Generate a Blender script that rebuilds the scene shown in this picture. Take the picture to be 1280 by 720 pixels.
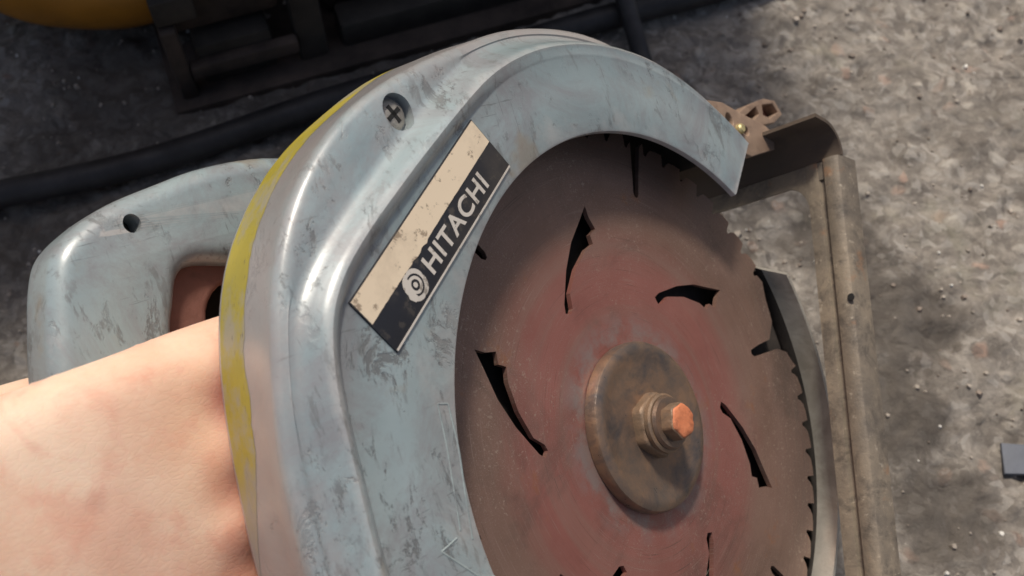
import bpy, bmesh, math, random
import numpy as np
from mathutils import Matrix, Vector, noise
random.seed(7)
S = bpy.context.scene
for o in list(bpy.data.objects): bpy.data.objects.remove(o, do_unlink=True)
COL = S.collection
# ---------------------------------------------------------------- camera, sky, sun, exposure
CAM_H = 0.54
cd = bpy.data.cameras.new('camera'); cam = bpy.data.objects.new('camera', cd); COL.objects.link(cam)
cam.location = (0, 0, CAM_H); cam.rotation_euler = (math.radians(30), 0, 0)
cd.sensor_width = 36; cd.lens = 39.375; cd.clip_start = 0.01; cd.clip_end = 100
cd.dof.use_dof = True; cd.dof.focus_distance = 0.385; cd.dof.aperture_fstop = 17
S.camera = cam
SUN = Vector((-0.08, 0.46, 0.885)).normalized()
w = bpy.data.worlds.new('World'); S.world = w; w.use_nodes = True
nt = w.node_tree; bg = nt.nodes['Background']; sky = nt.nodes.new('ShaderNodeTexSky')
sky.sky_type = 'NISHITA'; sky.sun_disc = False
sky.sun_elevation = math.asin(SUN.z); sky.sun_rotation = math.atan2(SUN.x, SUN.y)
sky.air_density = 1.0; sky.dust_density = 5.0; sky.ozone_density = 1.0
nt.links.new(sky.outputs[0], bg.inputs[0]); bg.inputs[1].default_value = 0.085
sd = bpy.data.lights.new('sun', 'SUN'); sun = bpy.data.objects.new('sun', sd); COL.objects.link(sun)
sd.energy = 3.2; sd.angle = math.radians(8); sd.color = (1.0, 0.93, 0.82)
sun.rotation_euler = SUN.to_track_quat('Z', 'Y').to_euler()
S.view_settings.view_transform = 'Standard'; S.view_settings.look = 'None'
S.view_settings.gamma = 1; S.view_settings.use_curve_mapping = False
S.view_settings.exposure = 0.0
S.render.engine = 'CYCLES'

# ---------------------------------------------------------------- node helpers
class NT:
    def __init__(s, name):
        s.m = bpy.data.materials.new(name); s.m.use_nodes = True
        s.t = s.m.node_tree; s.b = s.t.nodes['Principled BSDF']
        s.tc = s.t.nodes.new('ShaderNodeTexCoord')
    def n(s, typ, **kw):
        x = s.t.nodes.new('ShaderNode' + typ)
        for k, v in kw.items():
            if k.startswith('i_'): x.inputs[k[2:].replace('_', ' ')].default_value = v
            else: setattr(x, k, v)
        return x
    def l(s, a, b): s.t.links.new(a, b)
    @property
    def obj(s): return s.tc.outputs['Object']
    def noise(s, scale, detail=4, rough=.6, vec=None, dist=0):
        x = s.n('TexNoise', i_Scale=scale, i_Detail=detail, i_Roughness=rough, i_Distortion=dist)
        s.l(vec if vec else s.obj, x.inputs['Vector']); return x.outputs['Fac']
    def vor(s, scale, vec=None, feature='F1', out='Distance', rnd=1):
        x = s.n('TexVoronoi', i_Scale=scale, feature=feature); x.inputs['Randomness'].default_value = rnd
        s.l(vec if vec else s.obj, x.inputs['Vector']); return x.outputs[out]
    def mapv(s, scale=(1, 1, 1), rot=(0, 0, 0), vec=None):
        x = s.n('Mapping'); x.inputs['Scale'].default_value = scale; x.inputs['Rotation'].default_value = rot
        s.l(vec if vec else s.obj, x.inputs['Vector']); return x.outputs[0]
    def rng(s, v, a, b, c=0., d=1., smooth=False):
        x = s.n('MapRange'); x.clamp = True
        if smooth: x.interpolation_type = 'SMOOTHSTEP'
        s.l(v, x.inputs['Value'])
        for k, q in zip(('From Min', 'From Max', 'To Min', 'To Max'), (a, b, c, d)): x.inputs[k].default_value = q
        return x.outputs['Result']
    def math(s, op, a, b=None):
        x = s.n('Math', operation=op)
        for i, q in enumerate((a, b)):
            if q is None: continue
            if isinstance(q, (int, float)): x.inputs[i].default_value = q
            else: s.l(q, x.inputs[i])
        return x.outputs[0]
    def mix(s, fac, a, b):
        x = s.n('Mix', data_type='RGBA')
        for i, q in ((0, fac), (6, a), (7, b)):
            if isinstance(q, (int, float)): x.inputs[i].default_value = q
            elif isinstance(q, tuple): x.inputs[i].default_value = (*q, 1)
            else: s.l(q, x.inputs[i])
        return x.outputs[2]
    def polar(s, kr, ka):
        "object-space polar coordinates (radius*kr, angle*ka, z)"
        sp = s.n('SeparateXYZ'); s.l(s.obj, sp.inputs[0])
        r = s.math('SQRT', s.math('ADD', s.math('MULTIPLY', sp.outputs[0], sp.outputs[0]), s.math('MULTIPLY', sp.outputs[1], sp.outputs[1])))
        a = s.math('ARCTAN2', sp.outputs[1], sp.outputs[0])
        c = s.n('CombineXYZ'); s.l(s.math('MULTIPLY', r, kr), c.inputs[0]); s.l(s.math('MULTIPLY', a, ka), c.inputs[1])
        return c.outputs[0], r, a, sp
    def set(s, col=None, rough=None, metal=None, bump=None, dist=.0005, strength=.5, spec=None):
        for v, k in ((col, 'Base Color'), (rough, 'Roughness'), (metal, 'Metallic'), (spec, 'Specular IOR Level')):
            if v is None: continue
            if isinstance(v, (int, float)): s.b.inputs[k].default_value = v
            elif isinstance(v, tuple): s.b.inputs[k].default_value = (*v, 1)
            else: s.l(v, s.b.inputs[k])
        if bump is not None:
            x = s.n('Bump'); x.inputs['Distance'].default_value = dist; x.inputs['Strength'].default_value = strength
            s.l(bump, x.inputs['Height']); s.l(x.outputs[0], s.b.inputs['Normal'])
        return s.m

def mat_paint():
    k = NT('blue_grey_enamel')
    base = k.mix(k.rng(k.noise(18, 4), .35, .65), (.262, .332, .348), (.330, .395, .405))
    scuff = k.rng(k.noise(21, 9, .8, dist=1.0), .44, .62)                     # greyish-violet dirt smears
    base = k.mix(k.math('MULTIPLY', scuff, .72), base, (.235, .222, .232))
    sc_v = k.mapv((14, 160, 60), (0, 0, .9))
    scr = k.rng(k.noise(6, 3, .5, sc_v), .655, .70)                            # scratches in two directions
    sc_v2 = k.mapv((170, 12, 60), (0, 0, .35))
    scr2 = k.rng(k.noise(5, 3, .5, sc_v2), .655, .695)
    base = k.mix(k.math('MULTIPLY', k.math('MULTIPLY', k.math('MAXIMUM', scr, scr2), k.rng(k.noise(21, 3, .6), .50, .62)), .8), base, (.16, .17, .17))
    patch = k.rng(k.noise(16, 5, .7), .43, .56)
    chips = k.rng(k.noise(80, 7, .82, k.mapv((1, .55, 1), (0, 0, .8)), dist=.6), .55, .60)
    chipm = k.math('MULTIPLY', chips, patch)
    base = k.mix(k.math('MULTIPLY', chipm, .85), base, (.13, .135, .135))
    fl = k.math('MULTIPLY', k.rng(k.noise(210, 4, .7, k.mapv((1, .35, 1), (0, 0, 1.1)), dist=.5), .565, .625), k.rng(k.noise(24, 5, .7), .45, .57))
    base = k.mix(k.math('MULTIPLY', fl, .75), base, (.17, .18, .18))
    geo = k.n('NewGeometry')
    edge = k.rng(k.math('ADD', geo.outputs['Pointiness'], k.math('MULTIPLY', k.noise(70, 5, .7), .10)), .575, .62)
    base = k.mix(k.math('MULTIPLY', edge, .8), base, (.50, .48, .46))
    sp = k.n('SeparateXYZ'); k.l(k.obj, sp.inputs[0])
    zz = k.math('ADD', sp.outputs[2], k.math('MULTIPLY', k.math('SUBTRACT', k.noise(45, 6, .7), .5), .022))
    rad = k.math('SQRT', k.math('ADD', k.math('MULTIPLY', sp.outputs[0], sp.outputs[0]), k.math('MULTIPLY', sp.outputs[1], sp.outputs[1])))
    wall = k.math('MULTIPLY', k.rng(zz, .017, .009), k.rng(zz, -.03, -.02))     # rubbed bare-grey rim wall
    wall = k.math('MULTIPLY', wall, k.rng(rad, .147, .151))
    base = k.mix(k.math('MULTIPLY', wall, k.rng(k.noise(60, 6, .75), .25, .6, .55, .95)), base, (.33, .30, .29))
    rust = k.rng(k.noise(26, 4, .6), .66, .72)
    base = k.mix(k.math('MULTIPLY', rust, .5), base, (.30, .23, .15))
    rough = k.math('ADD', k.rng(k.noise(40, 5), .3, .7, .24, .40), k.math('MULTIPLY', chipm, .3))
    h = k.math('SUBTRACT', k.math('ADD', k.math('MULTIPLY', k.noise(48, 6, .65), 1.3), k.math('MULTIPLY', k.noise(300, 3), .15)), chipm)
    k.b.inputs['Coat Weight'].default_value = 1.0; k.b.inputs['Coat Roughness'].default_value = .32
    return k.set(base, k.math('ADD', rough, k.math('MULTIPLY', scuff, .14)), 0, h, .0005, .5, .7)
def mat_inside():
    k = NT('dusty_shaded_cast_metal')
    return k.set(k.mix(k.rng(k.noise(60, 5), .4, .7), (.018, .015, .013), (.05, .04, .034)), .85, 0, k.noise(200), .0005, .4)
def mat_yellow():
    k = NT('worn_yellow_paint')
    wear = k.rng(k.noise(55, 6, .7, k.mapv((1, 1, 1.6))), .46, .60)
    sc = k.rng(k.noise(5, 3, .5, k.mapv((60, 60, 400))), .66, .70)
    c = k.mix(k.rng(k.noise(25, 4), .35, .65), (.34, .285, .04), (.45, .365, .05))
    c = k.mix(k.math('MULTIPLY', wear, .75), c, (.31, .29, .25))
    c = k.mix(k.math('MULTIPLY', sc, .7), c, (.10, .09, .07))
    sp = k.n('SeparateXYZ'); k.l(k.obj, sp.inputs[0])
    yy = k.math('ADD', sp.outputs[1], k.math('MULTIPLY', k.math('SUBTRACT', k.noise(60, 6, .7), .5), .03))
    c = k.mix(k.rng(yy, .050, .018, 0, .92), c, (.30, .275, .26))      # worn away towards the rear end
    return k.set(c, .42, 0, k.noise(120), .0003, .4)
def mat_blade():
    k = NT('rusty_red_blade_steel')
    pv, r, a, sp = k.polar(900, 6)
    rings = k.noise(1.0, 3, .6, pv)
    big = k.noise(22, 5, .65)
    wob = k.math('ADD', r, k.math('MULTIPLY', k.math('SUBTRACT', big, .5), .03))
    inner = k.rng(wob, .058, .082, smooth=True)
    c_in = k.mix(k.rng(big, .3, .7), (.30, .115, .093), (.40, .165, .135))
    c_out = k.mix(k.rng(big, .3, .7), (.215, .128, .095), (.31, .19, .148))
    c = k.mix(inner, c_in, c_out)
    band = k.noise(1.0, 2, .5, k.polar(120, .25)[0])
    c = k.mix(k.rng(band, .5, .7, 0, .5), c, (.30, .19, .15))
    outer = k.rng(r, .088, .108)
    c = k.mix(k.math('MULTIPLY', outer, k.rng(rings, .3, .75, .1, .7)), c, (.20, .15, .115))
    grime = k.rng(k.noise(14, 6, .7, dist=.8), .52, .68)
    c = k.mix(k.math('MULTIPLY', grime, .5), c, (.10, .075, .06))
    orange = k.rng(k.noise(38, 5, .65), .62, .72)
    c = k.mix(k.math('MULTIPLY', orange, .6), c, (.36, .14, .045))
    pale = k.math('MULTIPLY', k.rng(k.noise(1.6, 5, .8, k.polar(1100, 90)[0]), .55, .66), k.rng(k.noise(13, 3), .40, .56))
    c = k.mix(k.math('MULTIPLY', pale, .55), c, (.42, .33, .27))
    arc = k.rng(k.noise(1.0, 4, .7, k.polar(2600, 2.2)[0]), .60, .68)
    c = k.mix(k.math('MULTIPLY', arc, .7), c, (.40, .29, .235))
    arc2 = k.rng(k.noise(1.0, 4, .7, k.polar(1500, 1.4)[0]), .60, .70)
    c = k.mix(k.math('MULTIPLY', arc2, .7), c, (.10, .065, .052))
    speck = k.math('MULTIPLY', k.rng(k.noise(620, 4, .75), .585, .66), k.rng(k.noise(15, 4, .6), .46, .58))
    c = k.mix(k.math('MULTIPLY', speck, .55), c, (.48, .38, .30))
    hub = k.math('MULTIPLY', k.rng(r, .045, .036), k.rng(k.noise(70, 5, .7), .42, .58))
    c = k.mix(k.math('MULTIPLY', hub, .7), c, (.30, .26, .24))
    h = k.math('ADD', k.math('ADD', k.math('MULTIPLY', rings, .6), k.math('MULTIPLY', k.noise(260, 5, .75), .6)), k.math('MULTIPLY', pale, .5))
    return k.set(c, k.rng(k.noise(60, 5), .3, .7, .30, .48), .45, h, .00022, .5)
def mat_rust(name='rusty_dusty_steel', a=(.20, .145, .10), b=(.33, .22, .13), c2=(.13, .10, .085), sc=60, rough=.55, metal=.35):
    k = NT(name)
    c = k.mix(k.rng(k.noise(sc, 6, .7), .35, .65), a, b)
    c = k.mix(k.rng(k.noise(sc * .5, 5, .65, dist=.5), .5, .66), c, c2)
    return k.set(c, k.rng(k.noise(sc * 2, 4), .3, .7, rough - .12, rough + .15), metal, k.noise(sc * 5, 5, .7), .0005, .5)
def mat_plain(name, col, rough=.5, metal=0, var=.25, sc=60, bump=.4, dist=.0004):
    k = NT(name)
    lo = tuple(x * (1 - var) for x in col); hi = tuple(min(1, x * (1 + var)) for x in col)
    return k.set(k.mix(k.rng(k.noise(sc, 5, .65), .3, .7), lo, hi), k.rng(k.noise(sc * 1.7, 4), .3, .7, max(.05, rough - .1), min(1, rough + .1)), metal, k.noise(sc * 4, 4, .6), dist, bump)
def mat_skin():
    k = NT('skin')
    c = k.mix(k.rng(k.noise(24, 5, .65), .35, .65), (.80, .50, .355), (.88, .65, .49))
    mott = k.rng(k.noise(75, 5, .6, dist=.5), .5, .72)
    c = k.mix(k.math('MULTIPLY', mott, .6), c, (.76, .36, .26))
    for (x, y, z, rad, amt, colr) in SKIN_SPOTS:
        v = k.n('VectorMath', operation='DISTANCE'); k.l(k.obj, v.inputs[0]); v.inputs[1].default_value = (x, y, z)
        d = k.math('ADD', v.outputs['Value'], k.math('MULTIPLY', k.math('SUBTRACT', k.noise(110, 4), .5), rad * .6))
        c = k.mix(k.math('MULTIPLY', k.rng(d, rad, rad * .15, smooth=True), amt), c, colr)
    cre = k.vor(300, k.mapv((1, 2.2, 1), (0, 0, .4)), 'DISTANCE_TO_EDGE')
    h = k.math('ADD', k.rng(cre, 0, .12, 0, .35), k.math('MULTIPLY', k.noise(420, 4), .6))
    m = k.set(c, k.rng(k.noise(180, 4), .3, .7, .42, .58), 0, h, .0005, .20, .45)
    k.b.inputs['Subsurface Weight'].default_value = .25
    k.b.inputs['Subsurface Radius'].default_value = (.006, .0025, .0015)
    k.b.inputs['Subsurface Scale'].default_value = 1.0
    return m
STAINS_AND_SHADE = [(-.225, .455, .075, .7), (-.10, .45, .085, .75), (-.27, .36, .06, .6), (.185, .345, .035, .75), (.21, .295, .045, .8), (.20, .235, .035, .8), (.215, .18, .035, .75)]  # oil stains first, then saw shadow painted as dark patches
def mat_concrete():
    k = NT('rough_concrete')
    wv = k.n('VectorMath', operation='ADD'); k.l(k.obj, wv.inputs[0])
    nz = k.n('TexNoise', i_Scale=40, i_Detail=3); k.l(k.obj, nz.inputs['Vector'])
    sc = k.n('VectorMath', operation='SCALE'); k.l(nz.outputs['Color'], sc.inputs[0]); sc.inputs['Scale'].default_value = .02; k.l(sc.outputs[0], wv.inputs[1])
    W_ = wv.outputs[0]
    c = k.mix(k.rng(k.noise(60, 6, .75, W_), .36, .64), (.175, .152, .13), (.38, .34, .295))
    agg = k.vor(95, W_, out='Color'); ag = k.n('SeparateColor'); k.l(agg, ag.inputs[0])
    d = k.vor(95, W_)
    st = k.math('MULTIPLY', k.rng(d, .5, .25), k.rng(ag.outputs[0], .35, .6))
    stone = k.mix(ag.outputs[1], (.15, .125, .105), (.56, .51, .44))
    stone = k.mix(k.rng(ag.outputs[2], .8, .95), stone, (.42, .28, .215))
    c = k.mix(k.math('MULTIPLY', st, .75), c, stone)
    cell = k.n('SeparateColor'); k.l(k.vor(230, W_, out='Color'), cell.inputs[0])
    c = k.mix(k.rng(cell.outputs[0], .62, .95, 0, .5), c, (.135, .118, .105))
    c = k.mix(k.rng(cell.outputs[1], .66, .98, 0, .5), c, (.50, .465, .42))
    mid = k.noise(190, 5, .75, W_)
    c = k.mix(k.rng(mid, .56, .70, 0, .6), c, (.15, .125, .105))
    c = k.mix(k.rng(mid, .42, .28, 0, .55), c, (.52, .47, .41))
    for (x, y, rx, amt) in STAINS_AND_SHADE:                         # oil patches; right of the saw, ground shadow painted into the colour
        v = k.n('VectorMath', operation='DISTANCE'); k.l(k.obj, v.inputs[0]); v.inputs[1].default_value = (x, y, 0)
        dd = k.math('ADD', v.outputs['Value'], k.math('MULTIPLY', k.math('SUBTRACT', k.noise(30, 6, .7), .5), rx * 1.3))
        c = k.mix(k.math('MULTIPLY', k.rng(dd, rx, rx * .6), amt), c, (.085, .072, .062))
    stain = k.rng(k.noise(11, 5, .7, dist=.8), .50, .64)
    c = k.mix(k.math('MULTIPLY', stain, .5), c, (.15, .13, .11))
    moss = k.rng(k.noise(13, 4, .6), .60, .72)
    c = k.mix(k.math('MULTIPLY', moss, .3), c, (.30, .285, .17))
    h = k.math('ADD', k.math('MULTIPLY', st, .6), k.noise(230, 6, .8, W_))
    return k.set(c, .9, 0, h, .0025, .8, .25)

# hand frame: positions of reddened knuckles and a mole, in the saw's frame (metres)
SKIN_SPOTS = [(-.143, .063, -.024, .014, .75, (.66, .22, .16)), (-.141, .047, -.024, .0035, .75, (.36, .17, .08)),
              (-.146, .036, -.026, .024, .7, (.66, .25, .16)), (-.152, .010, -.028, .026, .7, (.62, .23, .15)), (-.180, .012, -.026, .022, .4, (.72, .33, .23)),
              (-.190, .040, -.022, .020, .3, (.64, .27, .19)), (-.193, .050, -.022, .005, .35, (.55, .22, .16))]
M_PAINT = mat_paint(); M_IN = mat_inside(); M_YEL = mat_yellow(); M_BLADE = mat_blade()
M_FLANGE = mat_rust('rusty_flange_steel', (.19, .15, .125), (.33, .205, .13), (.125, .11, .105), 75, .38, .6)
M_NUT = mat_rust('rusty_nut_steel', (.20, .145, .10), (.29, .18, .11), (.15, .12, .10), 110, .5, .35)
M_TIP = mat_rust('orange_rust', (.58, .17, .07), (.70, .24, .11), (.36, .12, .06), 160, .6, 0)
def mat_shoe():
    k = NT('dusty_pressed_steel')
    c = k.mix(k.rng(k.noise(30, 6, .72), .35, .65), (.15, .125, .10), (.285, .23, .168))
    c = k.mix(k.rng(k.noise(75, 7, .75, dist=.6), .48, .62, 0, .8), c, (.095, .08, .066))
    c = k.mix(k.rng(k.noise(52, 5, .7), .60, .70, 0, .6), c, (.33, .17, .085))
    c = k.mix(k.rng(k.noise(240, 4, .7), .62, .70, 0, .6), c, (.46, .40, .32))
    return k.set(c, k.rng(k.noise(90, 4), .3, .7, .45, .7), .15, k.math('ADD', k.noise(160, 6, .75), k.math('MULTIPLY', k.noise(30, 3), 1.5)), .0008, .6)
M_SHOE = mat_shoe()
M_LIP = mat_rust('shaded_grimy_steel', (.085, .062, .047), (.125, .092, .066), (.05, .038, .03), 40, .7, .1)  # grimy steel, colour darkened further to paint the shade inside the lip
M_BRACK = mat_rust('dusty_pink_steel', (.26, .175, .125), (.36, .25, .175), (.13, .078, .054), 80, .65, .1)
M_GUARD2 = mat_rust('grey_dusty_steel', (.38, .355, .315), (.46, .43, .38), (.28, .255, .215), 50, .45, .35)
M_SCREW = mat_rust('dull_screw_steel', (.36, .33, .29), (.46, .42, .37), (.25, .21, .17), 300, .4, .5)
M_RED = mat_rust('brown_red_rust', (.17, .072, .054), (.23, .10, .075), (.09, .045, .036), 70, .65, 0)
M_HOLE = mat_plain('black_plastic', (.012, .011, .01), .7, 0, .3, 80)
M_RUB = mat_plain('dusty_black_rubber', (.024, .022, .023), .6, 0, .6, 45)
M_DARK = mat_plain('dirty_black_steel', (.042, .035, .028), .7, .1, .7, 18)
M_DARK2 = mat_plain('dark_brown_steel', (.062, .044, .034), .75, .1, .7, 22)
M_ORANGE = mat_plain('orange_yellow_plastic', (.42, .175, .018), .45, 0, .2, 20)
M_BLUEC = mat_plain('slate_blue_plastic', (.115, .125, .15), .6, 0, .2, 60)
M_EMB = mat_rust('cast_enamel', (.27, .32, .32), (.34, .39, .385), (.20, .215, .22), 160, .4, 0)
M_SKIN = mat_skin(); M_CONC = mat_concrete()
def mat_label(name, col, dirt, amt):
    k = NT(name)
    c = k.mix(k.math('MULTIPLY', k.rng(k.noise(170, 5, .7), .57, .62), amt), col, dirt)
    c = k.mix(k.math('MULTIPLY', k.rng(k.noise(40, 5, .7), .5, .7), .3), c, dirt)
    return k.set(c, .38, 0, k.noise(150), .0002, .3)
M_CREAM = mat_label('cream_foil', (.78, .64, .47), (.26, .19, .13), .8)
M_BLK = mat_label('black_foil', (.022, .022, .027), (.10, .085, .07), .5)
M_LETTER = mat_label('silver_print', (.60, .55, .49), (.20, .17, .14), .8)

# ---------------------------------------------------------------- mesh helpers
def tag(o, label=None, cat=None, group=None, kind=None):
    for k, v in (('label', label), ('category', cat), ('group', group), ('kind', kind)):
        if v: o[k] = v
    return o
def mk(name, verts, faces, mats, parent=None, smooth=35, fm=None):
    me = bpy.data.meshes.new(name); me.from_pydata([tuple(v) for v in verts], [], faces)
    for m in (mats if isinstance(mats, list) else [mats]): me.materials.append(m)
    if fm: me.polygons.foreach_set('material_index', fm)
    return fin(name, me, parent, smooth)
def fin(name, me, parent=None, smooth=35):
    bm = bmesh.new(); bm.from_mesh(me); bmesh.ops.recalc_face_normals(bm, faces=bm.faces); bm.to_mesh(me); bm.free()
    if smooth:
        me.polygons.foreach_set('use_smooth', [True] * len(me.polygons)); me.set_sharp_from_angle(angle=math.radians(smooth))
    me.update()
    o = bpy.data.objects.new(name, me); COL.objects.link(o)
    if parent: o.parent = parent
    return o
def evalmesh(o, name):
    dg = bpy.context.evaluated_depsgraph_get(); me = bpy.data.meshes.new_from_object(o.evaluated_get(dg)); me.name = name; return me
def flat_curve(name, loops, ext, mat, z=0, bevel=0, parent=None, smooth=35, res=3):
    "filled 2D outline with holes, extruded to half-thickness ext, optional rounded edge"
    cu = bpy.data.curves.new(name, 'CURVE'); cu.dimensions = '2D'; cu.fill_mode = 'BOTH'
    cu.extrude = max(ext - bevel, 0); cu.bevel_depth = bevel; cu.bevel_resolution = res; cu.offset = -bevel
    for lp in loops:
        sp = cu.splines.new('POLY'); sp.points.add(len(lp) - 1)
        for q, (x, y) in zip(sp.points, lp): q.co = (x, y, 0, 1)
        sp.use_cyclic_u = True
    o = bpy.data.objects.new('tmp', cu); COL.objects.link(o)
    me = evalmesh(o, name); bpy.data.objects.remove(o)
    me.transform(Matrix.Translation((0, 0, z))); me.materials.clear(); me.materials.append(mat)
    bm = bmesh.new(); bm.from_mesh(me); bmesh.ops.remove_doubles(bm, verts=bm.verts, dist=1e-6); bm.to_mesh(me); bm.free()
    return fin(name, me, parent, smooth)
def boolean(o, cutters):
    for c in cutters:
        m = o.modifiers.new('b', 'BOOLEAN'); m.object = c; m.operation = 'DIFFERENCE'; m.solver = 'EXACT'
    me = evalmesh(o, o.data.name); o.modifiers.clear(); o.data = me
    me.polygons.foreach_set('use_smooth', [True] * len(me.polygons)); me.set_sharp_from_angle(angle=math.radians(35))
    for c in cutters: bpy.data.objects.remove(c)
def lathe(prof, seg=48, closed=False, a0=0, a1=2 * math.pi):
    "prof: list of (r, z)"
    full = abs(a1 - a0 - 2 * math.pi) < 1e-6; ns = seg if full else seg + 1
    V = []; F = []
    for i in range(ns):
        a = a0 + (a1 - a0) * i / seg
        for r, z in prof: V.append((r * math.cos(a), r * math.sin(a), z))
    m = len(prof)
    for i in range(seg):
        j = (i + 1) % ns
        for k in range(m if closed else m - 1):
            k2 = (k + 1) % m; F.append((i * m + k, j * m + k, j * m + k2, i * m + k2))
    if not full and closed: F.append(tuple(range(m))); F.append(tuple((ns - 1) * m + k for k in range(m)))
    return V, F
def tube(pts, rad, seg=14, caps=True):
    P = [Vector(p) for p in pts]; V = []; F = []; up = Vector((0, 0, 1))
    for i, p in enumerate(P):
        t = (P[min(i + 1, len(P) - 1)] - P[max(i - 1, 0)]).normalized()
        a = t.cross(up); a = a.normalized() if a.length > 1e-4 else Vector((1, 0, 0)); b = a.cross(t)
        r = rad[i] if isinstance(rad, (list, tuple)) else rad
        for k in range(seg):
            q = 2 * math.pi * k / seg; V.append(p + (a * math.cos(q) + b * math.sin(q)) * r)
    for i in range(len(P) - 1):
        for k in range(seg):
            k2 = (k + 1) % seg; F.append((i * seg + k, i * seg + k2, (i + 1) * seg + k2, (i + 1) * seg + k))
    if caps: F.append(tuple(range(seg))); F.append(tuple((len(P) - 1) * seg + k for k in range(seg)))
    return V, F
def spline(pts, n=8):
    "Catmull-Rom through 3D points"
    P = [Vector(p) for p in pts]; P = [P[0] * 2 - P[1]] + P + [P[-1] * 2 - P[-2]]; out = []
    for i in range(1, len(P) - 2):
        for k in range(n):
            t = k / n; a, b, c, d = P[i - 1:i + 3]
            out.append(.5 * ((2 * b) + (c - a) * t + (2 * a - 5 * b + 4 * c - d) * t * t + (3 * b - a - 3 * c + d) * t ** 3))
    return out + [P[-2]]
def box(name, lo, hi, mat, parent=None, bev=.0, loc=None, rz=0):
    bm = bmesh.new(); bmesh.ops.create_cube(bm, size=1)
    c = [(a + b) / 2 for a, b in zip(lo, hi)]; s = [b - a for a, b in zip(lo, hi)]
    bmesh.ops.scale(bm, vec=s, verts=bm.verts); bmesh.ops.translate(bm, vec=c, verts=bm.verts)
    if bev: bmesh.ops.bevel(bm, geom=bm.edges[:], offset=bev, segments=2, affect='EDGES', profile=.6)
    me = bpy.data.meshes.new(name); bm.to_mesh(me); bm.free(); me.materials.append(mat)
    o = fin(name, me, parent)
    if loc: o.location = loc
    o.rotation_euler.z = rz
    return o
mm = .001
def pol(r, deg): return (r * mm * math.cos(math.radians(deg)), r * mm * math.sin(math.radians(deg)))

# ---------------------------------------------------------------- the ground
def axis(lo, hi, far_lo, far_hi, step):
    v = list(np.arange(lo, hi + 1e-9, step)); a = []; x = lo; s = step
    while x > far_lo: s *= 1.35; x -= s; a.append(x)
    b = []; x = v[-1]; s = step
    while x < far_hi: s *= 1.35; x += s; b.append(x)
    return a[::-1] + v + b
GX = axis(-.40, .40, -4, 4, .0025); GY = axis(.12, .58, -4, 6, .0025)
def gh(x, y):
    p = Vector((x, y, 0))
    h = .006 * noise.noise(p * 9) + .0030 * noise.noise(p * 62 + Vector((5, 8, 1))) + .0016 * noise.noise(p * 140) + .0035 * noise.noise(p * 34 + Vector((3, 1, 0))) + .0020 * noise.noise(p * 95)
    h += .0022 * max(0, noise.noise(p * 60 + Vector((9, 4, 2)))) - .003 * max(0, noise.noise(p * 45 + Vector((1, 7, 5))) - .25)
    return h
V = [(x, y, gh(x, y) + random.uniform(-.0004, .0004)) for y in GY for x in GX]; nx = len(GX)
F = [(j * nx + i, j * nx + i + 1, (j + 1) * nx + i + 1, (j + 1) * nx + i) for j in range(len(GY) - 1) for i in range(nx - 1)]
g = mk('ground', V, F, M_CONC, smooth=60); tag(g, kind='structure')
# loose grit lying on the concrete
GV = []; GF = []; GM = []
for i in range(1500):
    x = random.uniform(-.40, .42); y = random.uniform(.12, .60); r = random.choice([.0008, .0009, .0011, .0014, .0018]) * random.uniform(.7, 1.3)
    if random.random() < .008: r = random.uniform(.0022, .0034)
    z = gh(x, y) + r * .2; b = len(GV); ph = random.random() * 6.28; fl = random.uniform(.5, .9)
    ring = [(math.cos(ph + k * 1.2566), math.sin(ph + k * 1.2566)) for k in range(5)]
    GV += [(x + c * r * random.uniform(.7, 1.2), y + s_ * r * random.uniform(.7, 1.2), z - r * .5) for c, s_ in ring]
    GV += [(x + c * r * random.uniform(.4, .8), y + s_ * r * random.uniform(.4, .8), z + r * fl * random.uniform(.7, 1.1)) for c, s_ in ring]
    m = random.choices([0, 1, 2], [.62, .32, .06])[0]
    for k in range(5): GF.append((b + k, b + (k + 1) % 5, b + 5 + (k + 1) % 5, b + 5 + k)); GM.append(m)
    GF.append(tuple(b + 5 + k for k in range(5))); GM.append(m)
gr = mk('grit', GV, GF, [mat_plain('grey_grit', (.36, .31, .26), .85, 0, .4, 40), mat_plain('brown_grit', (.23, .185, .15), .85, 0, .4, 40), mat_plain('white_grit', (.62, .59, .54), .7, 0, .15, 40)], fm=GM, smooth=0)
tag(gr, 'loose grit and crumbs scattered over the concrete', 'grit', kind='stuff')

# ---------------------------------------------------------------- the circular saw (frame: blade axis = +Z, origin at the arbor)
R_SAW = Matrix(((0.64476, -0.31843, 0.69491), (0.56829, 0.80767, -0.15718), (-0.51121, 0.49625, 0.70171)))
MW = Matrix.Translation((0.04758, 0.16372, 0.15235)) @ R_SAW.normalized().to_4x4()
saw = bpy.data.objects.new('circular_saw', None); COL.objects.link(saw); saw.matrix_world = MW; saw.empty_display_size = .05
tag(saw, 'worn blue-grey circular saw with yellow rim stripe and rusty red blade, held by a hand', 'circular saw')
U_ = Vector((-.9063, .4226, 0)); F_ = Vector((.4226, .9063, 0)); N_ = Vector((0, 0, 1))     # saw up, saw forward, blade normal
def UF(u, f, n): return (U_ * u + F_ * f + N_ * n) * mm
def interp(tab, x): return float(np.interp(x, [a for a, _ in tab], [b for _, b in tab]))
RO = [(40, 139), (46, 140), (52, 143), (58, 148), (66, 153.5), (74, 155), (95, 155), (109, 158.5), (121, 161), (129, 165), (138, 167), (143, 167.5), (147, 166.5), (153, 164), (159, 161), (167, 158), (175, 157.5), (200, 156), (262, 150)]
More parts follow.
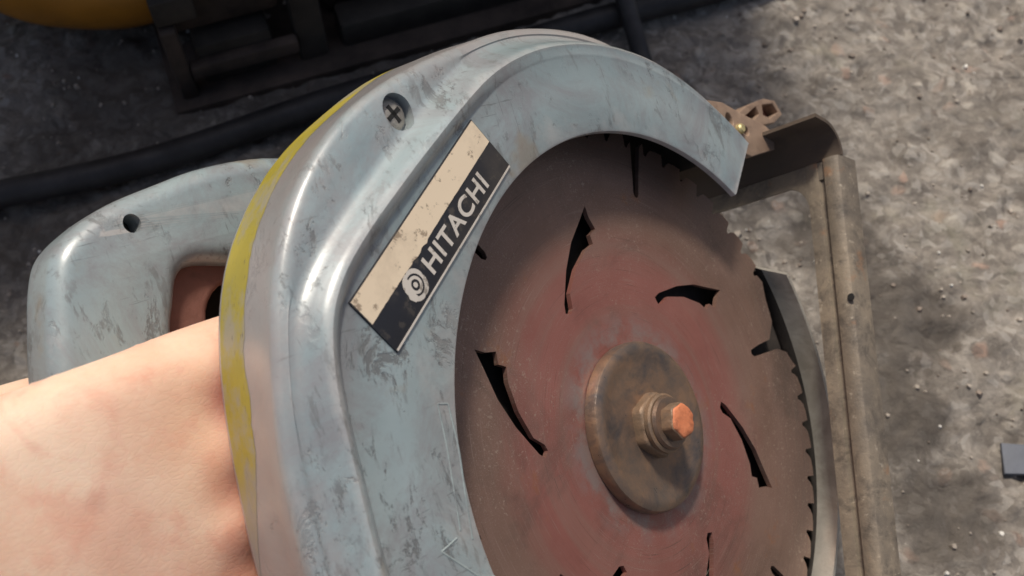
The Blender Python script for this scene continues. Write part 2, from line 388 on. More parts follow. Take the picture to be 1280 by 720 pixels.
ROF = [(40, 139), (46, 140), (52, 143), (58, 148), (66, 153.5), (74, 155), (95, 154), (103, 153.5), (110, 155.5), (116, 158.5), (121, 161.5), (128, 166), (134, 168.5), (139, 170), (144, 170), (150, 168.5), (156, 166), (163, 164.5), (169, 163), (175, 162), (200, 160), (262, 152)]
NF = [(40, 5), (75, 5), (88, 6), (100, 9), (112, 13), (122, 15), (140, 15.5), (160, 14), (180, 13), (262, 10)]
RF = [(40, 137.5), (68, 136.5), (83, 137), (95, 137), (107, 136), (115, 134.5), (124, 135), (133, 138.5), (141, 144.5), (147, 150), (151, 151.5), (155, 150.5), (161, 147), (165, 145), (171, 143.5), (177, 143.5), (200, 143), (262, 138)]
def smoothtab(tab):
    xs = np.linspace(40, 262, 445); ys = np.interp(xs, [a for a, _ in tab], [b for _, b in tab])
    k = np.exp(-.5 * (np.arange(-16, 17) / 6.0) ** 2); k /= k.sum()
    yp = np.concatenate([np.full(16, ys[0]), ys, np.full(16, ys[-1])]); return list(zip(xs, np.convolve(yp, k, 'valid')))
RO = smoothtab(RO); RF = smoothtab(RF); ROF = smoothtab(ROF); NF = smoothtab(NF)
A0, A1, NSEG, RI = 40.3, 262, 190, 108.6
def guard_section(a):
    ro = interp(RO, a); of = interp(ROF, a); nf = interp(NF, a); rf = interp(RF, a); k = min(1, max(.05, (of - rf - 3) / 12))
    s = [(ro - 1.2, -22), (ro - .3, -21.2), (ro, -20), ((2 * ro + of) / 3, -8), ((ro + of) / 2, nf - 12), (of, nf - 4), (of - .15, nf - 2.6), (of - .7, nf - 1.2), (of - 1.6, nf - .3), (of - 3 * k, nf + .3)]
    wb = min(13.5, (of - rf) * .78); hb = nf + .3
    r1 = of - 3 * k; r2 = rf + wb
    if r2 > r1 - .2: r2 = r1 - .2
    s += [((r1 + r2) / 2, (nf + hb) / 2 + .5), (r2, hb)]
    top = 20.2 + k * interp([(40, .3), (88, .5), (104, 1.4), (118, 2.9), (262, 2.6)], a); w_ = r2 - rf
    for t, h in ((.90, .04), (.80, .14), (.66, .44), (.54, .74), (.44, .92), (.34, 1.0)): s.append((rf + w_ * t, hb + (top - hb) * h))
    s += [(rf + w_ * .22, top - .5 * k), (rf + w_ * .10, 20.1 + (top - 20.1) * .45), (rf + .4, 20.25), (rf - .3, 20.0)]
    s += [(rf * .6 + RI * .4, 20), (RI + 1, 20), (RI + .2, 19.6), (RI, 18.8), (RI, 17.4)]
    s += [(rf - 4, 17), (ro - 6, 2), (ro - 4, -6), (ro - 4, -18.5), (72, -18.5), (72, -22)]
    return s
V = []; F = []; FM = []
for i in range(NSEG + 1):
    a = A0 + (A1 - A0) * i / NSEG; sec = guard_section(a)
    for r, z in sec: V.append((*pol(r, a), z * mm))
m = len(sec); first_in = m - 7
for i in range(NSEG):
    for k in range(m):
        k2 = (k + 1) % m; F.append((i * m + k, (i + 1) * m + k, (i + 1) * m + k2, i * m + k2)); FM.append(1 if k in range(first_in, m - 1) else 0)
F.append(tuple(range(m))); FM.append(0); F.append(tuple(NSEG * m + k for k in range(m))); FM.append(0)
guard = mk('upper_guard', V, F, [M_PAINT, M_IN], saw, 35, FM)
guard['label'] = 'blue-grey painted fixed upper blade guard'
SX, SY = -80.9 * mm, 129.0 * mm
def cyl_cut(x, y, r, z0, z1):
    V, F = lathe([(0.00001, z0), (r, z0), (r, z1), (0.00001, z1)], 28)
    o = mk('cut', [(p[0] + x, p[1] + y, p[2]) for p in V], F, M_PAINT, None, 0)
    bm = bmesh.new(); bm.from_mesh(o.data); bmesh.ops.remove_doubles(bm, verts=bm.verts, dist=1e-4); bmesh.ops.recalc_face_normals(bm, faces=bm.faces); bm.to_mesh(o.data); bm.free()
    o.parent = saw; return o
bpy.context.view_layer.update()
cx, cy = SX, SY
cutter = cyl_cut(cx, cy, 6.2 * mm, 11 * mm, 40 * mm)
# a thick spot under the screw so the recess has a floor: boss inside the guard
V, F = lathe([(.0001, 10.9 * mm), (5.2 * mm, 10.9 * mm), (5.2 * mm, 12.0 * mm), (4.5 * mm, 12.7 * mm), (2.4 * mm, 13.1 * mm), (.0001, 13.1 * mm)], 26)
boss_V, boss_F = lathe([(.0001, -15 * mm), (7.2 * mm, -15 * mm), (7.4 * mm, 10.95 * mm), (.0001, 10.95 * mm)], 26)
bpy.context.view_layer.update(); boolean(guard, [cutter])
scr = mk('guard_screw', [(a + cx, b + cy, c) for a, b, c in V], F, M_SCREW, saw)
mk('screw_boss', [(a + cx, b + cy, c) for a, b, c in boss_V], boss_F, M_IN, guard)
for k in range(2):
    q = box('cross_slot', (-3.2 * mm, -.75 * mm, -.2 * mm), (3.2 * mm, .75 * mm, .12 * mm), M_HOLE, scr); q.location = (cx, cy, 13.1 * mm); q.rotation_euler.z = .5 + k * math.pi / 2
# yellow stripe round the back of the rim (ragged edges)
V = []; F = []; n = 120; rows = 4
for i in range(n + 1):
    t = i / n; a = 104 + (176 - 104) * t; e = min(1, t / .25, (1 - t) / .18)
    lo = -19.6 + .5 * noise.noise(Vector((a * .4, 1, 0))); hi = lo + (15.0 + 1.2 * noise.noise(Vector((a * .25, 5, 0))) + .5 * noise.noise(Vector((a * 1.3, 9, 0))) + .4 * noise.noise(Vector((a * 4, 2, 0)))) * max(.08, e)
    for k in range(rows + 1):
        z = lo + (hi - lo) * k / rows
        b_, o_ = interp(RO, a), interp(ROF, a); ro = float(np.interp(z, [-20, -8, interp(NF, a) - 12], [b_, (2 * b_ + o_) / 3, (b_ + o_) / 2])) + .07
        V.append((*pol(ro, a), z * mm))
for i in range(n):
    for k in range(rows): F.append((i * (rows + 1) + k, (i + 1) * (rows + 1) + k, (i + 1) * (rows + 1) + k + 1, i * (rows + 1) + k + 1))
st = mk('yellow_stripe', V, F, M_YEL, saw); st['label'] = 'worn yellow paint stripe around the guard rim'
# label plate with print
LC = Vector((-86.4, 90.75, 0)) * mm; LA = math.radians(31.6); LL, LW = 83.4 * mm, 20.8 * mm
lab = bpy.data.objects.new('label_plate', None)
def lab_mat(): return Matrix.Translation((LC.x, LC.y, 20.05 * mm)) @ Matrix.Rotation(LA, 4, 'Z')
plate = box('name_plate', (-LL / 2, -LW / 2, -.3 * mm), (LL / 2, LW / 2, .55 * mm), M_BLK, saw, .15 * mm); plate.matrix_local = lab_mat()
plate['label'] = 'black and cream maker name plate reading HITACHI'
def on_plate(o): o.parent = plate; return o
def ragged(x0, x1, y0, y1, z, seed):
    top = []; bot = []; n = 60
    for i in range(n + 1):
        x = x0 + (x1 - x0) * i / n
        top.append((x, y1)); d = .5 * mm * noise.noise(Vector((x * 900, seed, 0)))
        mid = math.exp(-((x / LL + .13) / .1) ** 2)
        bot.append((x, y0 + d * .4 - mid * .9 * mm * max(0, noise.noise(Vector((x * 500, seed + 4, 0))) + .35)))
    return top + bot[::-1]
on_plate(flat_curve('cream_band', [ragged(-LL / 2 + .4 * mm, LL / 2 - .4 * mm, .9 * mm, LW / 2 - .4 * mm, 0, 3)], .10 * mm, M_CREAM, .62 * mm))
on_plate(box('silver_edge', (-LL / 2 + .3 * mm, -LW / 2 + .15 * mm, .5 * mm), (LL / 2 - .3 * mm, -LW / 2 + .75 * mm, .70 * mm), M_LETTER))
tc = bpy.data.curves.new('lettering', 'FONT'); tc.body = 'HITACHI'; tc.size = 8.6 * mm; tc.extrude = .05 * mm; tc.offset = .17 * mm; tc.align_x = 'LEFT'; tc.space_character = 1.08
to = bpy.data.objects.new('tmp', tc); COL.objects.link(to); me = evalmesh(to, 'lettering'); bpy.data.objects.remove(to)
me.materials.clear(); me.materials.append(M_LETTER)
xs = [v.co.x for v in me.vertices]; x0, x1 = min(xs), max(xs)
me.transform(Matrix.Diagonal((41.5 * mm / (x1 - x0), 1.0, 1, 1)))
bm = bmesh.new(); bm.from_mesh(me); bmesh.ops.remove_doubles(bm, verts=bm.verts, dist=1e-7)
bm.to_mesh(me); bm.free()
txt = fin('lettering', me, plate, 0); txt.location = (-13.6 * mm, -7.2 * mm, .62 * mm)
# emblem: ring, four-cornered star ring and centre dot
def circ(r, n=28, x=0, y=0, f=None): return [(x + r * mm * (1 + (f(k / n) if f else 0)) * math.cos(2 * math.pi * k / n), y + r * mm * (1 + (f(k / n) if f else 0)) * math.sin(2 * math.pi * k / n)) for k in range(n)]
EX, EY = -20.6 * mm, -3.9 * mm
emb = flat_curve('emblem', [circ(4.5, 48, f=lambda t: .10 * abs(math.sin(4 * math.pi * t)) ** .5), circ(3.45, 40)], .06 * mm, M_LETTER, .62 * mm)
emb.location = (EX, EY, 0); on_plate(emb)
for nm, lps in (('emblem_ring', [circ(2.75), circ(1.75)]), ('emblem_dot', [circ(.85)])):
    q = flat_curve(nm, lps, .06 * mm, M_LETTER, .62 * mm); q.location = (EX, EY, 0); on_plate(q)
q = flat_curve('worn_patch', [[(-5.2 * mm, -1 * mm), (-3.6 * mm, 2.2 * mm), (-1.2 * mm, 4.4 * mm), (-.8 * mm, 2.6 * mm), (-2.4 * mm, .4 * mm), (-2.2 * mm, -2.6 * mm), (-4.2 * mm, -3.2 * mm)]], .05 * mm, M_LETTER, .66 * mm); q.location = (EX, EY, 0); on_plate(q)
# cast rotation arrow on the flat face
for i, pts in enumerate(([(-108, 41.9), (-109.8, 30), (-112.3, 18.8), (-115.2, 6)], [(-104.2, 40.7), (-105.8, 28), (-108.7, 16), (-111.9, 2)], [(-108, 41.9), (-104.2, 40.7)], [(-124.2, 3.4), (-117.3, 4.6)], [(-124.2, 3.4), (-113.9, -8.8)], [(-113.9, -8.8), (-108.5, -11)])):
    V, F = tube(spline([(x * mm, y * mm, 19.75 * mm) for x, y in pts], 5), .45 * mm, 8); mk('cast_arrow', V, F, M_EMB, guard)

# blade
NT_ = 60; out = []
EXP = [62.8 + 60 * k for k in range(0, 5)]
for k in range(NT_):
    b = 360 / NT_ * k; p = 360 / NT_
    for r, da in ((112.8, .0), (117.4, .08), (117.1, .36), (116.3, .66), (114.6, .80), (112.4, .90)): out.append((b + da * p, r))
BROKEN = [(-4.3, 115.5), (-1.8, 113), (-.2, 107), (.5, 95), (1.2, 87.4), (2.4, 85.8), (3.4, 86.6), (3.4, 93.3), (2.9, 103), (6.1, 110.2), (11.2, 112.5), (14.8, 116.0)]   # slot with a missing tooth beside it
out = [(a, r) for a, r in out if 16.6 < a < 355.2 and not any(abs(a - c) < 1.7 for c in EXP)]
for c in EXP:
    out += [(c + d, r) for d, r in ((-1.35, 115.5), (-1.0, 100), (-.95, 94), (-.4, 92.3), (.4, 92.3), (1.0, 94), (1.1, 100), (1.5, 115.5))]
out = [pol(r, a) for a, r in BROKEN + sorted(out)]
D_SLOT = [(85.5, -28.3), (80.9, -28.7), (76.2, -30.3), (74.3, -27.3), (70.7, -27.6), (69.3, -23.6), (64.2, -15.6), (58.1, -7.4), (53.2, -4.6), (52.2, -2.2), (54.0, .2), (56.7, -1.8), (65.8, -10.9), (73.7, -18.1), (79.9, -24.2)]
loops = [out]
for k in range(6):
    loops.append([pol(r, 111.9 + 60 * k + a) for r, a in D_SLOT])
loops.append(circ(9, 30))
blade = flat_curve('blade', loops, 1.0 * mm, M_BLADE, 0, 0, saw, 30); blade['label'] = 'rusty red toothed saw blade with curved slots'
# flange, collar, nut and bolt
def ring_part(name, prof, mat, seg=56, parent=saw): V, F = lathe([(max(r, .01) * mm, z * mm) for r, z in prof], seg); return mk(name, V, F, mat, parent, 32)
fl = ring_part('flange_washer', [(8, .9), (31.2, .9), (31.8, 1.4), (31.9, 4.6), (31.2, 6.0), (29.6, 6.9), (27.6, 7.0), (25.4, 6.4), (22, 6.0), (13, 6.2), (.01, 6.2)], M_FLANGE); fl['label'] = 'round rusty clamping flange'
def hexprof(name, r, z0, z1, ch, mat, rot=0, parent=saw, top=None):
    V = []; F = []; n = 48
    rows = ((z0, 1, .0), (z1 - ch, 1, .0), (z1 - ch * .4, .965, .2), (z1, .88, .5), (z1 + .05, .5, .8), (z1 + .02, .001, 1))
    for z, q, rd in rows:
        for k in range(n):
            a = 2 * math.pi * k / n; h = math.cos(math.pi / 6) / math.cos((a % (math.pi / 3)) - math.pi / 6)
            rr = r * (min(h, .965) * (1 - rd) + .9 * rd) * q
            w_ = noise.noise(Vector((math.cos(a) * rr * .5, math.sin(a) * rr * .5, z * .7 + r)))
            V.append((rr * (1 + .025 * w_) * mm * math.cos(rot + a), rr * (1 + .025 * w_) * mm * math.sin(rot + a), (z + (.22 * w_ if z > z0 else 0)) * mm))
    for a in range(len(rows) - 1):
        for k in range(n): F.append((a * n + k, a * n + (k + 1) % n, (a + 1) * n + (k + 1) % n, (a + 1) * n + k))
    F.append(tuple(range(n)))
    return mk(name, V, F, mat, parent, 35)
hexprof('nut', 12.6, 6.1, 11.0, 1.3, M_NUT, .3)
ring_part('spring_washer', [(.01, 10.9), (10.4, 10.9), (11.0, 11.3), (11.0, 12.8), (10.2, 13.4), (.01, 13.4)], M_NUT, 40)
ring_part('collar', [(.01, 13.3), (9.4, 13.3), (9.7, 13.8), (9.2, 15.2), (.01, 15.3)], M_FLANGE, 40)
bt = hexprof('bolt_end', 7.2, 15.1, 20.3, .5, M_NUT, .1)
hexprof('bolt_face', 6.75, 19.6, 20.9, .8, M_TIP, .1, bt)
# gear case plate behind the blade (seen through the slots)
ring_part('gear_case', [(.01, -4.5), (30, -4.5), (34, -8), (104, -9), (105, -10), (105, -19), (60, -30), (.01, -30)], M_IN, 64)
# motor housing on the far side
mo = ring_part('motor_housing', [(.01, -30), (52, -30), (54, -33), (54, -60), (48, -66), (47, -108), (43, -116), (.01, -118)], M_PAINT, 48)
mo.location = (-12 * mm, 8 * mm, 0)
# moving lower guard: back wall and outer rim round the lower right of the blade
V = []; F = []; FM = []; n = 90
for i in range(n + 1):
    a = -175 + (176 + 13) * i / n; e = i / n
    slant = 4.6 * max(0, (i - n + 3) / 3)     # skewed end edge
    sec = [(123, -7, 1), (121.9, -5.5, .9), (121.5, 0, .55), (121.5, 10.2, 0), (123.3, 10.2, 0), (123.6, -7, .9), (122.6, -9.3, 1), (70, -9.5, 1), (70, -8, 1), (121, -7.9, 1)]
    for r, z, s in sec: V.append((*pol(r, a + (slant * s if i == n else 0)), z * mm))
m = 10
for i in range(n):
    for k in range(m): F.append((i * m + k, (i + 1) * m + k, (i + 1) * m + (k + 1) % m, i * m + (k + 1) % m)); FM.append(1 if k in (0, 1, 8, 9) else 0)  # inner faces coloured dark to paint the shade behind the blade
F += [tuple(range(m)), tuple(n * m + k for k in range(m))]; FM += [0, 0]
lg = mk('lower_guard', V, F, [M_GUARD2, M_IN], saw, 35, FM); lg['label'] = 'grey dusty moving lower blade guard'
V, F = tube([(*pol(122.4, 17.4), -6.0 * mm), (*pol(122.4, 15.6), 0), (*pol(122.4, 14.2), 6 * mm), (*pol(122.4, 13.2), 10.1 * mm)], .75 * mm, 8); mk('lit_edge', V, F, M_SCREW, lg)  # pale tube painting the lit line along the guard's end edge
# base shoe: a pressed steel frame, swept along the saw's length, with an upturned front lip
DS = 100.0
def sweep(name, sec, path, mat, parent):
    "sec: list of (offset across n, lift up) closed ; path: list of (f, lift)"
    V = []; F = []; m = len(sec)
    for f, dz, tx, tz in path:
        for n_, h in sec: V.append(UF(-DS + dz + h * tx, f - h * tz, n_))
    for i in range(len(path) - 1):
        for k in range(m): F.append((i * m + k, (i + 1) * m + k, (i + 1) * m + (k + 1) % m, i * m + (k + 1) % m))
    F += [tuple(range(m)), tuple((len(path) - 1) * m + k for k in range(m))]
    return mk(name, V, F, mat, parent, 32)
shoe = bpy.data.objects.new('x', None)
def lip(f0, R, ang, n=8): return [(f0 + R * math.sin(t), R * (1 - math.cos(t)), math.cos(t), math.sin(t)) for t in [math.radians(ang) * i / n for i in range(n + 1)]]
rail_sec = [(22.6, 0), (22.6, 1.7), (27.0, 1.9), (28.2, 1.7), (29.0, .3), (30.4, .3), (31.4, 2.2), (32.4, 3.6), (34.0, 4.0), (37.6, 4.0), (39.4, 3.0), (40.6, .8), (41.4, -8.5), (40.2, -8.5), (39.4, .4), (38.2, 1.6), (34.2, 1.6), (32.8, .9), (31.0, -.6), (28.6, -.6), (27.4, 0)]
path = [(f, 0, 1, 0) for f in np.linspace(-150, 125.2, 30)]
shoe = sweep('base_shoe', rail_sec, path, M_SHOE, saw); shoe['label'] = 'dusty pressed steel base plate of the saw'
# front cross strip with curled-up lip (from behind the blade to the right side)
def cross(n0, n1, cols=14):
    V = []; F = []; P = [(125.4, 0, 1, 0)] + lip(126, 13, 88, 12) ; P.append((P[-1][0] + .2, P[-1][1] + 8, P[-1][2], P[-1][3]))
    t = 1.7
    for j in range(cols + 1):
        n_ = n0 + (n1 - n0) * j / cols
        for f, dz, tx, tz in P: V.append(UF(-DS + dz + t * tx, f - t * tz, n_))
        for f, dz, tx, tz in P[::-1]: V.append(UF(-DS + dz, f, n_))
    m = 2 * len(P)
    for j in range(cols):
        for k in range(m): F.append((j * m + k, (j + 1) * m + k, (j + 1) * m + (k + 1) % m, j * m + (k + 1) % m))
    F += [tuple(range(m)), tuple(cols * m + k for k in range(m))]
    return mk('front_lip', V, F, M_LIP, shoe, 40)
cross(-95, 40.6)
box('front_strip', (-95 * mm, 116.8 * mm, .15 * mm), (40.2 * mm, 125.3 * mm, 1.5 * mm), M_SHOE, shoe, .3 * mm).matrix_local = Matrix(((0, F_.x, U_.x, -DS * mm * U_.x), (0, F_.y, U_.y, -DS * mm * U_.y), (1, 0, 0, 0), (0, 0, 0, 1)))
box('far_strip', (-95 * mm, -150 * mm, -.0), (-24 * mm, 116 * mm, 1.6 * mm), M_SHOE, shoe, .3 * mm).matrix_local = Matrix((( 0, F_.x, U_.x, -DS * mm * U_.x), (0, F_.y, U_.y, -DS * mm * U_.y), (1, 0, 0, 0), (0, 0, 0, 1)))
gs = flat_curve('corner_gusset', [[(22.7 * mm, 117.5 * mm), (22.7 * mm, 103 * mm)] + [((22.7 - 11 + 11 * math.cos(t)) * mm, (103 + 13.9 * math.sin(t)) * mm) for t in [math.pi / 2 * q / 8 for q in range(1, 9)]]], .6 * mm, M_SHOE, .95 * mm, .2 * mm, shoe)
gs.matrix_local = Matrix(((0, F_.x, U_.x, -DS * mm * U_.x), (0, F_.y, U_.y, -DS * mm * U_.y), (1, 0, 0, 0), (0, 0, 0, 1)))
# bracket tying guard tail to the shoe
BP = [(91.5, 113.1), (106.3, 109.8), (118.4, 103.5), (135.2, 95.4), (140.3, 91.3), (137.1, 83.6), (115.7, 83.6), (103.1, 89.7), (92.8, 100.2)]
def hole(x, y, r, n=16, sx=1): return [(x * mm + r * mm * sx * math.cos(2 * math.pi * k / n), y * mm + r * mm * math.sin(2 * math.pi * k / n)) for k in range(n)]
br = flat_curve('shoe_bracket', [[(x * mm, y * mm) for x, y in BP], hole(107.5, 101.6, 3.3, sx=.8), hole(118.0, 95.0, 2.1)], 1.6 * mm, M_BRACK, 12 * mm, .5 * mm, saw)
br['label'] = 'rusty pinkish bracket linking guard tail and base plate'
bs = ring_part('brass_screw', [(.01, 13), (2.3, 13), (2.3, 15.2), (1.6, 16), (.01, 16)], mat_rust('dull_brass', (.55, .46, .22), (.70, .60, .30), (.35, .27, .14), 200, .35, .5), 18, br); bs.location = (112.2 * mm, 96.6 * mm, 0)
KN = [(135.7, 103.9), (148.3, 107.6), (166.4, 109), (176.2, 106.8), (179.5, 99.4), (169.8, 96.4), (148.6, 97.2)]
kn = flat_curve('hinge_knuckle', [[(x * mm, y * mm) for x, y in KN], [(x * mm, y * mm) for x, y in ((142.5, 102.4), (157.6, 106.2), (158.4, 102.3), (150.2, 99.9))], [(x * mm, y * mm) for x, y in ((163.4, 106.3), (173.4, 105.6), (176.0, 100.9), (166.8, 99.2), (161.6, 101.4))]], 3.0 * mm, M_BRACK, -3 * mm, .4 * mm, saw)
box('knuckle_back', (141 * mm, 98 * mm, -7 * mm), (177 * mm, 105.5 * mm, -5.6 * mm), mat_rust('dark_red_rust', (.16, .06, .04), (.22, .08, .05), (.10, .04, .03), 80, .7, .1), kn)
for f_, n_, sx in ((60, 39.4, 1.5),):
    q = ring_part('rivet_hole', [(.01, 0), (1.7, 0), (1.5, .25), (.01, .3)], M_HOLE, 16, shoe); q.matrix_local = Matrix(((F_.x, 0, U_.x, UF(-DS + (4.45 if n_ > 32 else 1.55), f_, n_).x), (F_.y, 0, U_.y, UF(-DS + (4.45 if n_ > 32 else 1.55), f_, n_).y), (0, 1, 0, n_ * mm), (0, 0, 0, 1)))
# handle: D-shaped loop on the motor side
HO = spline([(-52, 131, 0), (-79, 137, 0), (-104, 137.5, 0), (-123, 135, 0), (-142, 131.5, 0), (-154, 127, 0), (-163, 121.5, 0), (-168, 114, 0), (-172.5, 102, 0), (-178, 84, 0), (-183, 60, 0), (-183, 36, 0), (-176, 8, 0), (-160, -18, 0), (-140, -32, 0), (-106, -28, 0), (-78, -8, 0), (-56, 30, 0), (-46, 80, 0), (-46, 115, 0)], 5)
HI = spline([(-96, 101, 0), (-108, 104, 0), (-120, 106.5, 0), (-127, 104, 0), (-132, 95, 0), (-136, 86, 0), (-140, 66, 0), (-142, 44, 0), (-138, 20, 0), (-128, 4, 0), (-114, 4, 0), (-102, 24, 0), (-92, 60, 0), (-88, 90, 0)], 5)
hd = flat_curve('handle', [[(p.x * mm, p.y * mm) for p in HO], [(p.x * mm, p.y * mm) for p in HI]], 12 * mm, M_PAINT, -67 * mm, 6.5 * mm, saw, 40, 6)
hd['label'] = 'blue-grey painted D-shaped handle with a screw hole'
bpy.context.view_layer.update()
c1 = cyl_cut(-138.5 * mm, 123.4 * mm, 3.1 * mm, -64 * mm, -40 * mm); bpy.context.view_layer.update(); boolean(hd, [c1])
V, F = lathe([(.0001, -64 * mm), (2.6 * mm, -64 * mm), (2.6 * mm, -62.5 * mm), (.0001, -62 * mm)], 20); mk('handle_screw', [(a - .1385, b + .1234, c) for a, b, c in V], F, M_IN, hd)
sh = flat_curve('switch_housing', [[(x * mm, y * mm) for x, y in ((-70, 112), (-118, 116), (-142, 110), (-152, 84), (-150, 40), (-110, 20), (-70, 40))], hole(-105, 84, 14.5, 26, 1.0)], 7 * mm, M_RED, -70 * mm, 2.5 * mm, saw)
sh['label'] = 'brown-red inner housing with a dark round opening'
V, F = lathe([(.0001, -90 * mm), (17 * mm, -90 * mm), (17 * mm, -80.2 * mm), (16 * mm, -80.2 * mm), (16 * mm, -88 * mm), (.0001, -88 * mm)], 24); mk('dark_opening', [(a - .105, b + .084, c) for a, b, c in V], F, M_HOLE, sh)

# ---------------------------------------------------------------- the hand (one continuous body grown from tapered limbs)
def capsule_chain(bm, pts):
    for (p, r), (q, s) in zip(pts[:-1], pts[1:]):
        p = Vector(p); q = Vector(q); L = (q - p).length; n = max(2, int(L / (min(r, s) * .35)))
        for i in range(n + 1):
            t = i / n; c = (p.lerp(q, t)) * mm; rr = (r + (s - r) * t) * mm
            bmesh.ops.create_icosphere(bm, subdivisions=2, radius=rr, matrix=Matrix.Translation(c))
bm = bmesh.new()
rays = [  # wrist -> palm -> knuckle -> curling finger, for index .. little
    [((-262, 56, -34), 22), ((-215, 69, -37), 15.5), ((-175, 71.5, -37), 14.5), ((-140, 74, -39), 14), ((-118, 77, -43), 11.5), ((-98, 68, -60), 9.5), ((-98, 66, -84), 9), ((-112, 64, -103), 8.3), ((-128, 63, -106), 7.4)],
    [((-262, 36, -32), 22), ((-215, 43, -36), 16), ((-178, 47, -37), 14.5), ((-143, 49, -38.5), 14), ((-113, 48, -44), 11), ((-97, 47, -62), 10), ((-98, 46, -88), 9.3), ((-114, 45, -106), 8.6), ((-132, 45, -108), 7.6)],
    [((-262, 22, -32), 22), ((-218, 24, -37), 16), ((-182, 26, -38), 14.5), ((-148, 28, -39.5), 13.5), ((-118, 27, -46), 10.4), ((-103, 27, -63), 9.6), ((-104, 26, -87), 9), ((-120, 26, -104), 8.2), ((-136, 27, -106), 7.3)],
    [((-262, 10, -34), 20), ((-222, 6, -38), 15), ((-188, 6, -39), 14), ((-155, 8, -42), 12.5), ((-128, 7, -49), 9), ((-116, 7, -64), 8.2), ((-117, 8, -84), 7.7), ((-130, 9, -98), 7), ((-144, 10, -100), 6.2)],
]
for r_ in rays: capsule_chain(bm, r_)
for a, b in zip(rays[:-1], rays[1:]):                      # flesh between the metacarpals
    for t in (.25, .5, .75):
        capsule_chain(bm, [(Vector(a[k][0]).lerp(Vector(b[k][0]), t), a[k][1] + (b[k][1] - a[k][1]) * t + (.3 if k < 3 else -.4)) for k in range(4)])
capsule_chain(bm, [((-250, 48, -44), 22), ((-224, 66, -60), 15), ((-200, 77, -80), 11.5), ((-178, 79, -94), 10.5), ((-154, 79, -98), 9.5), ((-138, 79, -98), 7.5)])   # thumb round the far side
capsule_chain(bm, [((-255, 28, -33), 34), ((-300, 18, -28), 31), ((-360, 0, -18), 35), ((-430, -25, -6), 42), ((-470, -40, 0), 44)])     # wrist and forearm
for kx, ky, kz, kr in ((-146, 71, -36.5, 14.2), (-149, 48, -36.5, 14.6), (-154, 27, -37.5, 14), (-161, 8, -40, 12.8)): capsule_chain(bm, [((kx - 5, ky, kz), kr), ((kx + 5, ky, kz), kr)])   # knuckles
capsule_chain(bm, [((-262, 34, -42), 26), ((-232, 40, -50), 18)])
me = bpy.data.meshes.new('hand'); bm.to_mesh(me); bm.free()
tmp = bpy.data.objects.new('tmp', me); COL.objects.link(tmp)
r_ = tmp.modifiers.new('r', 'REMESH'); r_.mode = 'VOXEL'; r_.voxel_size = 1.7 * mm
s_ = tmp.modifiers.new('s', 'SMOOTH'); s_.factor = .5; s_.iterations = 45
hm = evalmesh(tmp, 'hand'); bpy.data.objects.remove(tmp)
hm.materials.clear(); hm.materials.append(M_SKIN); hm.polygons.foreach_set('use_smooth', [True] * len(hm.polygons))
hand = bpy.data.objects.new('hand', hm); COL.objects.link(hand); hand.matrix_world = MW
tag(hand, 'bare hand and wrist gripping the saw handle, knuckles towards the guard', 'hand')

# ---------------------------------------------------------------- things on the ground
def gz(x, y): return gh(x, y)
V, F = tube(spline([(-.62, .29, .011), (-.46, .325, .011), (-.299, .366, .011), (-.209, .391, .012), (-.117, .432, .012), (-.03, .466, .012), (.051, .499, .012), (.146, .533, .011), (.25, .585, .011), (.34, .66, .011)], 10), .0082, 20)
tag(mk('hose', V, F, M_RUB), 'thick black rubber hose lying across the concrete behind the saw', 'hose')
V, F = tube(spline([(.02, .66, .05), (.04, .59, .04), (.058, .540, .030), (.068, .512, .0275), (.076, .488, .016), (.082, .468, .007), (.09, .44, .0065), (.08, .40, .0065)], 10), .0058, 16)
tag(mk('cable', V, F, M_RUB), 'thin black cable crossing over the hose near the top edge', 'cable')
mc = bpy.data.objects.new('machine_frame', None); COL.objects.link(mc); mc.location = (-.205, .436, 0); mc.rotation_euler.z = math.radians(20)
tag(mc, 'dirty black steel machine standing in shadow behind the hose', 'machine')
def mbox(name, x0, x1, y0, y1, z0, z1, m=M_DARK, bev=.003): return box(name, (x0, y0, z0), (x1, y1, z1), m, mc, bev)
mbox('housing', .0, .40, .070, .34, .012, .50, M_DARK, .012)          # x along the hose, y away from it; unseen height shaped for its shadow
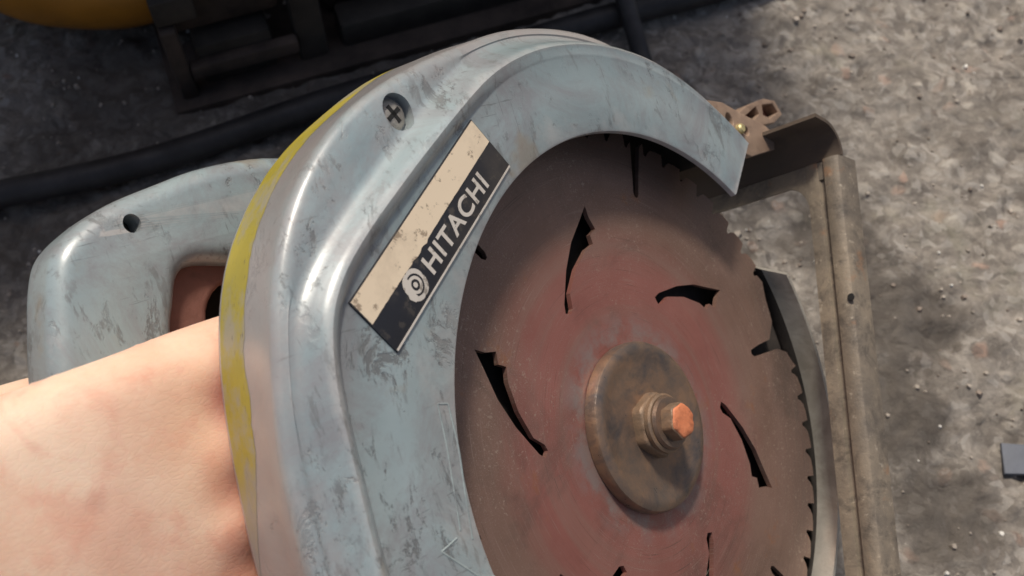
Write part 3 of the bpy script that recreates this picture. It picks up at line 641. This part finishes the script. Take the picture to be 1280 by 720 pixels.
mbox('shadow_panel', -.40, .002, .13, .33, .10, .52, M_DARK2, .006)  # unseen panel, added to cast shadow over the left ground
mbox('motor_block', .012, .078, .022, .069, .040, .085, M_DARK2, .005)
mbox('ledge', .006, .030, .008, .024, .062, .080, M_DARK, .002)
mbox('lower_block', .022, .068, .012, .069, .004, .036, M_DARK, .003)
mbox('leg', .006, .016, .004, .016, 0, .060, M_DARK2)
mbox('leg', .082, .100, .010, .028, 0, .095, M_DARK)
mbox('cross_bar', .016, .082, .004, .012, .018, .028, M_DARK2, .002)
mbox('skirt', .105, .335, .040, .069, .006, .075, M_DARK2, .008)
mbox('base_plate', .0, .335, -.004, .075, -.004, .004, M_DARK2, .001)
mbox('foot_rail', .11, .33, .012, .034, .0, .022, M_DARK, .004)
for k in range(5): mbox('rib', .13 + .052 * k, .142 + .052 * k, .028, .041, .012, .07, M_DARK, .002)
# orange-yellow tool housing at the top left
V = []; F = []; prof = []
for i in range(15):
    t = i / 14 * math.pi; prof.append((math.sin(t) * (1 - .12 * math.cos(t)), -math.cos(t)))
seg = 40
for i in range(seg):
    a = 2 * math.pi * i / seg; e = (abs(math.cos(a)) ** 2.6 + abs(math.sin(a)) ** 2.6) ** (-1 / 2.6)
    for r, z in prof: V.append((.075 * e * r * math.cos(a), .050 * e * r * math.sin(a), .042 * z))
m = len(prof)
for i in range(seg):
    for k in range(m - 1): F.append((i * m + k, ((i + 1) % seg) * m + k, ((i + 1) % seg) * m + k + 1, i * m + k + 1))
th = mk('tool_housing', V, F, M_ORANGE, None, 60); th.location = (-.262, .522, .045); th.rotation_euler = (0, 0, -.05)
tag(th, 'rounded orange-yellow plastic tool housing at the top left corner', 'power tool')
pc = flat_curve('plastic_chip', [[(-.0085, -.008), (.010, -.0085), (.011, .007), (-.007, .0085)]], .0012, M_BLUEC, 0, .0004); pc.location = (.2585, .2105, gh(.2585, .2105) + .0022); pc.rotation_euler = (.03, -.02, 0)
tag(pc, 'small slate-blue plastic chip lying on the concrete at the right edge', 'chip')
